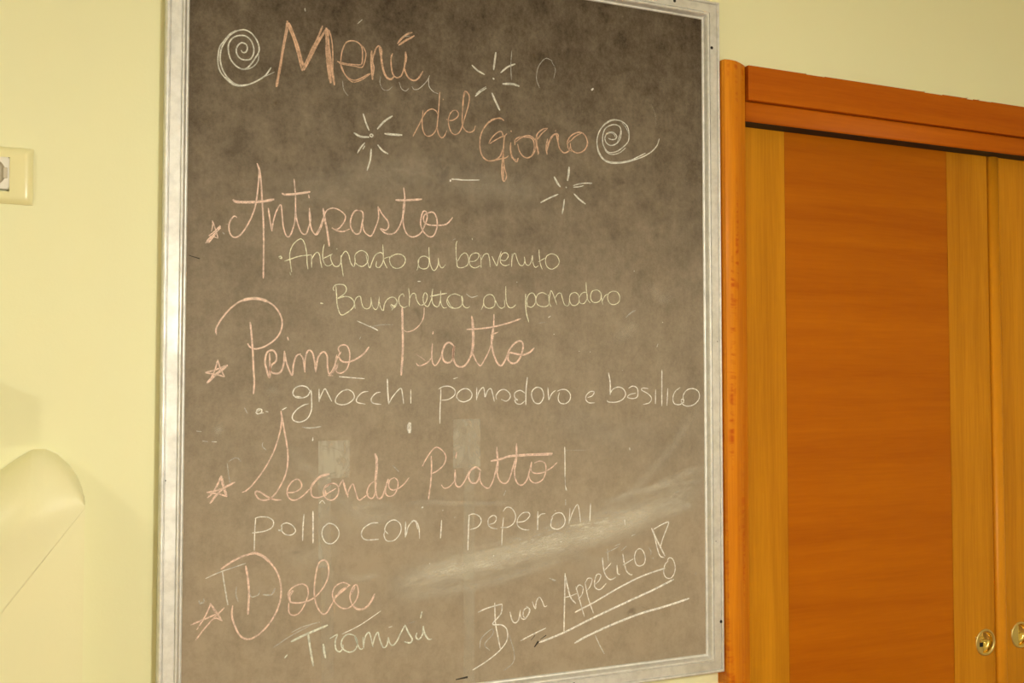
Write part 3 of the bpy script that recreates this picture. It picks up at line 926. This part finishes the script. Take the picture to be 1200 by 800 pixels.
# the door cores are bored for the cups
for d_, p_ in ((d1,p1),(d2,p2)):
    bm = bmesh.new(); bmesh.ops.create_cone(bm, cap_ends=True, segments=32, radius1=.0255, radius2=.0255, depth=.04, matrix=Matrix.Translation((p_.x, YD+.004, p_.z)) @ Matrix.Rotation(math.pi/2,4,'X'))
    me = bpy.data.meshes.new('bore'); bm.to_mesh(me); bm.free(); cut = bpy.data.objects.new('bore', me); C.objects.link(cut)
    md = d_.modifiers.new('bore','BOOLEAN'); md.object = cut; md.operation = 'DIFFERENCE'; md.solver = 'EXACT'
    dg = bpy.context.evaluated_depsgraph_get(); nm = bpy.data.meshes.new_from_object(d_.evaluated_get(dg)); d_.modifiers.clear(); d_.data = nm
    bpy.data.objects.remove(cut)

# ---------------------------------------------------------------- chalkboard
BO = Vector(((XL+XR)/2, 0, ZB))
board = empty('chalkboard', BO)
tag(board, 'large framed chalkboard menu handwritten in pink and white chalk, hung on yellow wall', 'chalkboard')
def child(o):   # keep world placement of parts modelled in world coordinates
    o.parent = board; o.matrix_parent_inverse = Matrix.Translation(-BO); return o
FW = .0335
SL = mat('slate', (.1,.09,.08), .6, spec=.22); t = NT(SL)
p = t.pos()
cl = t.noise(p, 3.2, 5, .6, .4); fine = t.noise(p, 26, 5, .7); grain = t.noise(p, 420, 3, .7); strk = t.noise(t.pos((60,60,6)), 1, 4, .6); mid = t.noise(t.pos((170,170,120)), 1, 3, .65)
sep = t.n('ShaderNodeSeparateXYZ'); t.l(p, sep.inputs[0])
# wiped chalk dust: much of it where the menu lines are rewritten daily, little under the top rail
hgt = t.n('ShaderNodeMapRange'); t.l(sep.outputs[2], hgt.inputs[0]); pass
hgt.inputs[1].default_value = ZT-.0; hgt.inputs[2].default_value = ZT-.92; hgt.inputs[3].default_value = 0; hgt.inputs[4].default_value = 1
f = t.math('ADD', t.math('MULTIPLY', hgt.outputs[0], .86), t.math('ADD', t.math('MULTIPLY', cl, .5), t.math('ADD', t.math('MULTIPLY', fine, .62), t.math('MULTIPLY', strk, .16))))
f = t.math('ADD', f, t.math('MULTIPLY', grain, .24))
f = t.math('ADD', f, t.math('MULTIPLY', mid, .30)); f = t.math('SUBTRACT', f, .84)
c = t.ramp(f, [(.0, SLATE_LO), (1.0, SLATE_HI)])
# dark damp stains
vor = t.noise(p, 9.5, 3, .5, 1.5); st = t.ramp(vor, [(.67,(0,0,0)),(.76,(1,1,1))])
c = t.mix(t.math('MULTIPLY', st, .38), c, (.05,.035,.022))
# pale specks
vo = t.n('ShaderNodeTexVoronoi'); t.l(p, vo.inputs['Vector']); vo.inputs['Scale'].default_value = 42
sp = t.ramp(vo.outputs['Distance'], [(.035,(1,1,1)),(.06,(0,0,0))])
c = t.mix(t.math('MULTIPLY', t.math('MULTIPLY', sp, t.ramp(t.noise(p, 15, 1), [(.6,(0,0,0)),(.7,(1,1,1))])), .5), c, (.5,.42,.3))
t.col(c); t.bump(grain, .12, .0004)
child(box('slate_panel', (XL+FW-.004, YB, ZB+FW-.004), (XR-FW+.004, -.004, ZT-FW+.004), SL))
child(box('backing', (XL+.004, -.0042, ZB+.004), (XR-.004, -.0006, ZT-.004), DARK))
# rail section: s measured inwards from the outer edge, h outwards from the wall
RP = [(0,.001),(0,.0205),(.0010,.0232),(.0026,.0243),(.0046,.0240),(.0056,.0228),(.0059,.0208),(.0069,.0208),(.0072,.0226),(.0212,.0228),
      (.0215,.0208),(.0225,.0208),(.0230,.0232),(.0242,.0243),(.0258,.0240),(.0272,.0226),(.0290,.0185),(.0300,.0150),(.0318,.0146),(.0325,.0152),(.0335,.0140),(.0335,.001)]
o_ = (0,-1,0)
def rail(name, a, b, side, lab=None):
    r = sweep(name, RP, a, b, side, o_, ALU, None, 1, 1); child(r); return r
rail('frame_rail', (XL,0,ZB), (XR,0,ZB), (0,0,1)); rail('frame_rail', (XL,0,ZT), (XR,0,ZT), (0,0,-1))
rail('frame_rail', (XL,0,ZB), (XL,0,ZT), (1,0,0)); rail('frame_rail', (XR,0,ZB), (XR,0,ZT), (-1,0,0))
# screws in the flat band
def screw(x, z, r=.0028):
    s = lathe('screw', [(.0001,.0003),(r*.55,.0004),(r*.9,.0009),(r,.0002)], SCREW, None, 14, (x, -.0227, z)); child(s)
for (px,py) in ((834,56),(845,728),(790.5,1)):
    q = at(px,py,-.0228); screw(q.x, q.z)
for (px,py,r) in ((840.6,400,.0008),(839,634,.0007),(194,563,.0009)):
    q = at(px,py,-.0228); screw(q.x, q.z, r)
screw(XL+.014, ZB+.05); screw(XL+.014, ZT-.05); screw(XL+.3, ZT-.014); screw(XL+.2, ZB+.014); screw(XR-.3, ZB+.014)

# ---- chalk
def chalk_mat(name, soft):
    m = mat(name, (.8,.8,.8), .95, spec=.1); t = NT(m)
    a = t.n('ShaderNodeAttribute', attribute_name='chalk'); t.col(a.outputs['Color'])
    uv = t.n('ShaderNodeUVMap', uv_map='UVMap'); s = t.n('ShaderNodeSeparateXYZ'); t.l(uv.outputs[0], s.inputs[0])
    d = t.math('ABSOLUTE', t.math('SUBTRACT', s.outputs[1], .5)); d = t.math('MULTIPLY', d, 2.0)
    edge = t.n('ShaderNodeMapRange'); t.l(d, edge.inputs[0]); edge.interpolation_type = 'SMOOTHSTEP'
    edge.inputs[1].default_value = 1.0; edge.inputs[2].default_value = 0.0 if soft else .45
    if soft:
        n = t.noise(t.pos((26,26,70)), 1, 6, .72, .5); n2 = t.noise(t.pos(), 300, 2, .6)
        cmb = t.n('ShaderNodeCombineXYZ'); t.l(t.math('MULTIPLY', s.outputs[0], 5), cmb.inputs[0]); t.l(t.math('MULTIPLY', s.outputs[1], 16), cmb.inputs[1])
        n3 = t.noise(cmb.outputs[0], 1, 5, .7)
        k = t.math('MULTIPLY', t.ramp(n3, [(.32,(.15,)*3),(.68,(1.,)*3)]), t.ramp(n, [(.3,(.35,)*3),(.7,(1.,)*3)]))
        k = t.math('MULTIPLY', k, t.ramp(n2, [(.3,(.6,)*3),(.7,(1.,)*3)]))
    else:
        n = t.noise(t.pos(), 900, 2, .7); n2 = t.noise(t.pos(), 130, 2, .6)
        k = t.math('MULTIPLY', t.ramp(n, [(.34,(.55,)*3),(.55,(1.,)*3)]), t.ramp(n2, [(.3,(.6,)*3),(.6,(1.,)*3)]))
    al = t.math('MULTIPLY', t.math('MULTIPLY', a.outputs['Alpha'], edge.outputs[0]), k, True)
    t.l(al, t.b.inputs['Alpha']); return m
CHK = chalk_mat('chalk_stroke', False); SMR = chalk_mat('chalk_wiped', True)
level = [0]
def ribbons(name, strokes, m, label=None):
    """strokes: (world points on the slate, half width m, rgb, alpha, taper)"""
    vs, fs, uvs, cols = [], [], [], []
    for pts, hw, rgb, al, tp in strokes:
        level[0] += 1; y = YB - .00015 - level[0]*3e-6; n = len(pts); L = 0; base = len(vs); us = []
        for i, p in enumerate(pts):
            a = pts[max(0,i-1)]; b = pts[min(n-1,i+1)]; d = (b-a); d = Vector((d.x,0,d.z)).normalized() if d.length > 1e-7 else Vector((1,0,0))
            if i: L += (p-pts[i-1]).length
            nr = Vector((-d.z,0,d.x)); e = min(i, n-1-i)
            w = hw*(1 if tp != True else (.55+.45*min(1, e/3)))
            vs += [(p.x+nr.x*w, y, p.z+nr.z*w), (p.x-nr.x*w, y, p.z-nr.z*w)]; us.append(L)
            ea = al if tp else al*min(1, (e+.01)/(n*.22))
            cols += [(*rgb, ea)]*2
        for i in range(n-1):
            k = base+2*i; fs.append((k, k+1, k+3, k+2)); uvs += [(us[i]*10,0),(us[i]*10,1),(us[i+1]*10,1),(us[i+1]*10,0)]
    me = bpy.data.meshes.new(name); me.from_pydata(vs, [], fs); me.update()
    ul = me.uv_layers.new(name='UVMap')
    for i, q in enumerate(uvs): ul.data[i].uv = q
    ca = me.color_attributes.new('chalk', 'FLOAT_COLOR', 'POINT')
    for i, q in enumerate(cols): ca.data[i].color = q
    o = link(name, me, m); child(o)
    if label: o['label'] = label
    return o
TONE = dict(pink=CP, rose=CR, white=CW, cream=CC, mint=CM, grey=CG)
PXM = .00136
sm = []
for hw, al, pth in SMEARS:
    pts = [tuple(map(float, q.split(','))) for q in pth.split()]
    sm.append(([at(p.x, p.y, YB) for p in smooth_path(pts, 6)], hw*PXM, (.88,.82,.70), al*3.0, False))
ribbons('chalk_smear', sm, SMR, 'pale dust left by the wiping cloth')
tp = []
TAPEM = mat('tape_residue', (.5,.48,.42), .6); t = NT(TAPEM); a = t.n('ShaderNodeAttribute', attribute_name='chalk'); t.col(a.outputs['Color'])
t.l(t.math('MULTIPLY', a.outputs['Alpha'], t.math('MULTIPLY', t.ramp(t.noise(t.pos((90,90,20)),1,2,.5),[(.3,(.5,)*3),(.6,(1.,)*3)]), t.ramp(t.noise(t.pos(), 22, 3, .6, 1.2), [(.3,(.35,)*3),(.48,(1.,)*3)])), True), t.b.inputs['Alpha'])
for x0_,y0_,x1_,y1_,al in TAPE:
    n = 8; pts = [at((x0_+x1_)/2, y0_+(y1_-y0_)*i/n, YB) for i in range(n+1)]
    w = (at(x1_, (y0_+y1_)/2, YB).x - at(x0_, (y0_+y1_)/2, YB).x)/2
    pts[0].z -= 0; o = ribbons('tape_residue', [(pts, w, (.72,.66,.54), al*1.5, 2)], TAPEM)
for name, label, tone, txt in CHALK:
    st = []
    for ln in txt.strip().split('\n'):
        if ln[0] == '=':
            if st: ribbons(name, st, CHK, label)
            st, label = [], ln[2:]; tone = 'white' if 'dashed' in label else tone; continue
        q = ln.split(); gx, gy, gs = GRID[q[0]]; hw = float(q[1])*.5*1.5*PXM; al = float(q[2])*(1.3 if name == 'chalk_scribble' else 1)
        pts = [tuple(map(float, s.split(','))) for s in q[3:]]
        pts = [(gx+a/gs, gy+b/gs, 0) for a, b in pts]
        st.append(([at(p.x, p.y, YB) for p in smooth_path(pts, 1.3)], hw, TONE[tone], min(1, al*1.4), True))
    o = ribbons(name, st, CHK, label)
    if name == 'chalk_scribble': o['kind'] = 'stuff'
# dark scratches in the slate
SCR = mat('slate_scratch', (.03,.022,.015), .8)
for ax, ay, bx, by, w in ((626,758,631,751,2.6),(633,749,640,744,1.2),(622,750,627,744,.8),(534,796,548,793,2.4),(221,299,234,303,1.2)):
    d = .5*w*PXM; a = at(ax,ay,YB); b = at(bx,by,YB); dr = (b-a); dr.y = 0; nr = Vector((-dr.z,0,dr.x)).normalized()*d
    y = YB-.0003
    child(mesh('slate_scratch', [(a.x+nr.x*.5,y,a.z+nr.z*.5),(a.x-nr.x*.5,y,a.z-nr.z*.5),(b.x-nr.x,y,b.z-nr.z),(b.x+nr.x,y,b.z+nr.z)], [(0,1,2,3)], SCR))

# ---------------------------------------------------------------- socket plate at the left edge
pc = at(11.5, 202, -.008); pe = at(38.8, 206, -.008)
hz = (at(30,173,-.006).z - at(30,239.5,-.006).z)/2
zc_ = (at(30,173,-.006).z + at(30,239.5,-.006).z)/2
xc0 = pc.x - .0245
sock = empty('wall_socket', (xc0, 0, zc_))
tag(sock, 'cream plastic wall socket plate with white insert, left of the chalkboard', 'socket')
hwp = pe.x - xc0
def pillow(name, hw, hh, dep, m, parent, nx=28, nz=20):
    vs, fs = [], []
    for i in range(nx+1):
        for j in range(nz+1):
            u, v = -1+2*i/nx, -1+2*j/nz
            # denser near the edge
            u = math.copysign(1-(1-abs(u))**1.8, u); v = math.copysign(1-(1-abs(v))**1.8, v)
            e = max(abs(u)*1.0, abs(v)); k = (1-abs(u))*hw; l = (1-abs(v))*hh; q = min(k, l)
            d = dep*(1-max(0, 1-q/.010)**2.6*.85) - .0012*abs(v)**2*dep/.009 + .0007*(1-u*u)
            vs.append((u*hw, -max(d, .001), v*hh))
    for i in range(nx):
        for j in range(nz):
            a = i*(nz+1)+j
            if abs(sum(vs[q][0] for q in (a,a+nz+1))/2) < .0243 and abs((vs[a][2]+vs[a+1][2])/2) < .0225: continue
            fs.append((a, a+nz+1, a+nz+2, a+1))
    b0 = len(vs)
    per = [i*(nz+1) for i in range(nx+1)] + [nx*(nz+1)+j for j in range(1,nz+1)] + [i*(nz+1)+nz for i in range(nx-1,-1,-1)] + [j for j in range(nz-1,0,-1)]
    for q in per: vs.append((vs[q][0], -.0002, vs[q][2]))
    for i in range(len(per)): fs.append((per[i], per[(i+1)%len(per)], b0+(i+1)%len(per), b0+i))
    return mesh(name, vs, fs, m, parent, True)
pillow('cover_plate', hwp, hz, .009, PLASTIC, sock)
iz = (at(10,184,-.008).z-at(10,221.3,-.008).z)/2; izc = (at(10,184,-.008).z+at(10,221.3,-.008).z)/2 - zc_
# white insert with a round well
n = 48; R = .0195; vs = []; fs = []
for k in range(n):
    a = 2*math.pi*k/n; c_, s_ = math.cos(a), math.sin(a); q = min(.0245/max(abs(c_),1e-6), iz/max(abs(s_),1e-6))
    vs += [(c_*q, -.0078, izc+s_*q), (c_*R, -.0082, izc+s_*R)]
for k in range(n): a, b = 2*k, 2*((k+1)%n); fs.append((a, b, b+1, a+1))
mesh('insert', vs, fs, WHITE_P, sock)
box('insert_frame', (-.0250,-.0074,izc-iz-.0006), (.0250,-.0040,izc-iz+.0002), GREY_P, sock)
box('insert_frame', (-.0250,-.0074,izc+iz-.0002), (.0250,-.0040,izc+iz+.0006), GREY_P, sock)
box('insert_frame', (.0244,-.0074,izc-iz), (.0251,-.0040,izc+iz), GREY_P, sock)
box('insert_frame', (-.0251,-.0074,izc-iz), (-.0244,-.0040,izc+iz), GREY_P, sock)
lathe('socket_well', [(R,.0082),(R-.0006,.0072),(R-.0012,.002),(.0001,.0018)], GREY_P, sock, 40, (0,0,izc))
for s in (1,-1):
    box('ground_clip', (s*.0165,-.0092,izc-.0075) if s>0 else (-.0215,-.0092,izc-.0075), (.0215,-.0055,izc+.0075) if s>0 else (-.0165,-.0055,izc+.0075), GREY_P, sock, bev=.0008)
    lathe('contact_hole', [(.0025,.0022),(.0001,.0021)], SCREW, sock, 16, (s*.0095,0,izc))
# ---------------------------------------------------------------- glossy plaster pier in the lower left corner
PIER = m_wall('glossy_cream_plaster', (.86,.82,.53)); PIER.node_tree.nodes['Principled BSDF'].inputs['Roughness'].default_value = .34
DP = .070
xe = at(98, 690, -DP).x
cr0 = at(98, 598, -DP-.004); cr1 = at(0, 722, -DP-.004); slope = (cr0.z-cr1.z)/(cr0.x-cr1.x)
top = [at(px,py,-.045) for px, py in ((98.5,586),(97,576),(92,563),(82,548),(68,535),(52,528),(36,529),(18,540),(0,553),(-40,575),(-110,600),(-200,640))]
def top_z(x):
    for a, b in zip(top, top[1:]):
        if b.x <= x <= a.x: return b.z+(a.z-b.z)*(x-b.x)/(a.x-b.x)
    return top[-1].z if x < top[-1].x else top[0].z
xl = top[-1].x
pier = empty('plaster_pier', (xe, 0, 0)); tag(pier, 'glossy cream plaster pier with rounded top and slanting crease in the lower left corner', 'pier')
def rel(vs): return [(v[0]-xe, v[1], v[2]) for v in vs]
zl = cr0.z+slope*(xl-cr0.x)
pf = [(xe,0),(xe,cr0.z+slope*(xe-cr0.x)+.0006),(xl,zl+.0006),(xl,0)]
vs = [(x,-DP,z) for x,z in pf]+[(x,-.0003,z) for x,z in pf]
mesh('pier_face', rel(vs), [(0,1,2,3),(4,5,6,7)]+[(i,(i+1)%4,4+(i+1)%4,4+i) for i in range(4)], PIER, pier)
nx, nz = 70, 36; vs, fs = [], []
for i in range(nx+1):
    x = xe-(xe-xl)*(i/nx)**1.5; za = cr0.z+slope*(x-cr0.x); zt = max(top_z(x), za+.01); wd = min(1, (xe-x)/.10)
    for j in range(nz+1):
        v = j/nz; q = min(1, v*(zt-za)/.010)
        d = DP*(max(0, 1-max(0,(v-.35)/.65)**2.6))**.5
        d += wd*(.011*math.sin(math.pi*min(1,v*1.05))**2*math.sin(2.2+9*(x-xe)/.3+2*v))*(1 if v < .98 else 0)
        vs.append((x, -max(d,.0006), za+(zt-za)*v))
for i in range(nx):
    for j in range(nz):
        a = i*(nz+1)+j; fs.append((a, a+1, a+nz+2, a+nz+1))
b0 = len(vs)
for j in range(nz+1): vs.append((xe, -.0004, vs[j][2]))
for j in range(nz): fs.append((j, j+1, b0+j+1, b0+j))
b1 = len(vs)
for i in range(nx+1): q_ = vs[i*(nz+1)]; vs.append((q_[0], -DP+.002, q_[2]))
for i in range(nx): fs.append((i*(nz+1), (i+1)*(nz+1), b1+i+1, b1+i))
mesh('rounded_top', rel(vs), fs, PIER, pier, True)
# unseen box added on the wall just outside the frame to throw the square shadow at the left edge
bx = empty('shadow_box', (-.19, 0, 1.55)); tag(bx, 'unseen cream box added at the far left to cast a square shadow', 'box')
box('housing', (-.055,-.085,-.030), (.055,-.0005,.030), PLASTIC, bx, bev=.004)
box('lid', (-.057,-.089,-.032), (.057,-.084,.032), PLASTIC, bx, bev=.002)
box('shadow_bar', (-.008,-.03,.030), (.008,-.014,.42), PLASTIC, bx, bev=.003)

# ---------------------------------------------------------------- the room's lamps, hung behind the camera, and an added fill lamp
CORD = mat('brown_cord', (.05,.03,.02), .6)
SHADE = mat('cream_enamel_shade', (.75,.66,.45), .5)
NAMES = ['shaded pendant lamp nearest the chalkboard, behind the viewer', 'shaded pendant lamp left of the viewer', 'shaded pendant lamp farthest from the chalkboard, right of the viewer']
for (lx, ly, lz, pw, r, colr, sr, sh), lab in zip(LAMPS, NAMES):
    e = empty('pendant_lamp', (lx, ly, lz)); tag(e, lab, 'lamp')
    gm = mat('lit_bulb_glass', (.9,.85,.75)); q = gm.node_tree.nodes['Principled BSDF']
    q.inputs['Emission Strength'].default_value = pw/(4*math.pi*math.pi*r*r); q.inputs['Emission Color'].default_value = (*colr, 1)
    lathe('bulb', [(max(.0005, r*math.sin(math.pi*k/20)), -r*math.cos(math.pi*k/20)) for k in range(21)], gm, e, 28, axis='Z')
    lathe('shade', [(sr,-sh),(sr*.8,.09),(.04,.15),(.03,.155),(.03,.159),(.042,.156),(sr*.8+.004,.094),(sr+.003,-sh)], SHADE, e, 40, axis='Z')
    lathe('holder', [(.0005,r*.9),(.022,r*.9),(.022,.165),(.0005,.17)], BRASS, e, 24, axis='Z')
    lathe('cord', [(.003,.165),(.003,zc-lz-.02)], CORD, e, 8, axis='Z')
    lathe('ceiling_rose', [(.0005,zc-lz-.03),(.045,zc-lz-.025),(.05,zc-lz-.001),(.0005,zc-lz-.001)], BRASS, e, 24, axis='Z')

fx, fy, fz, pw, r, colr = FILL_LAMP
e = empty('fill_lamp', (fx, fy, 0)); tag(e, 'unseen fill lamp with opal globe, added behind the viewer to brighten mid-height', 'lamp')
gm = mat('lit_fill_globe', (.9,.85,.75)); q = gm.node_tree.nodes['Principled BSDF']
q.inputs['Emission Strength'].default_value = pw/(4*math.pi*math.pi*r*r); q.inputs['Emission Color'].default_value = (*colr, 1)
lathe('globe', [(max(.0005, r*math.sin(math.pi*k/24)), fz-r*math.cos(math.pi*k/24)) for k in range(25)], gm, e, 32, axis='Z')
lathe('pole', [(.0005,.02),(.010,.02),(.010,fz-r-.01),(.035,fz-r),(.035,fz-r+.012),(.0005,fz-r+.012)], BRASS_S, e, 20, axis='Z')
lathe('base', [(.0005,.0),(.15,.0),(.15,.012),(.14,.022),(.0005,.025)], BRASS_S, e, 40, axis='Z')
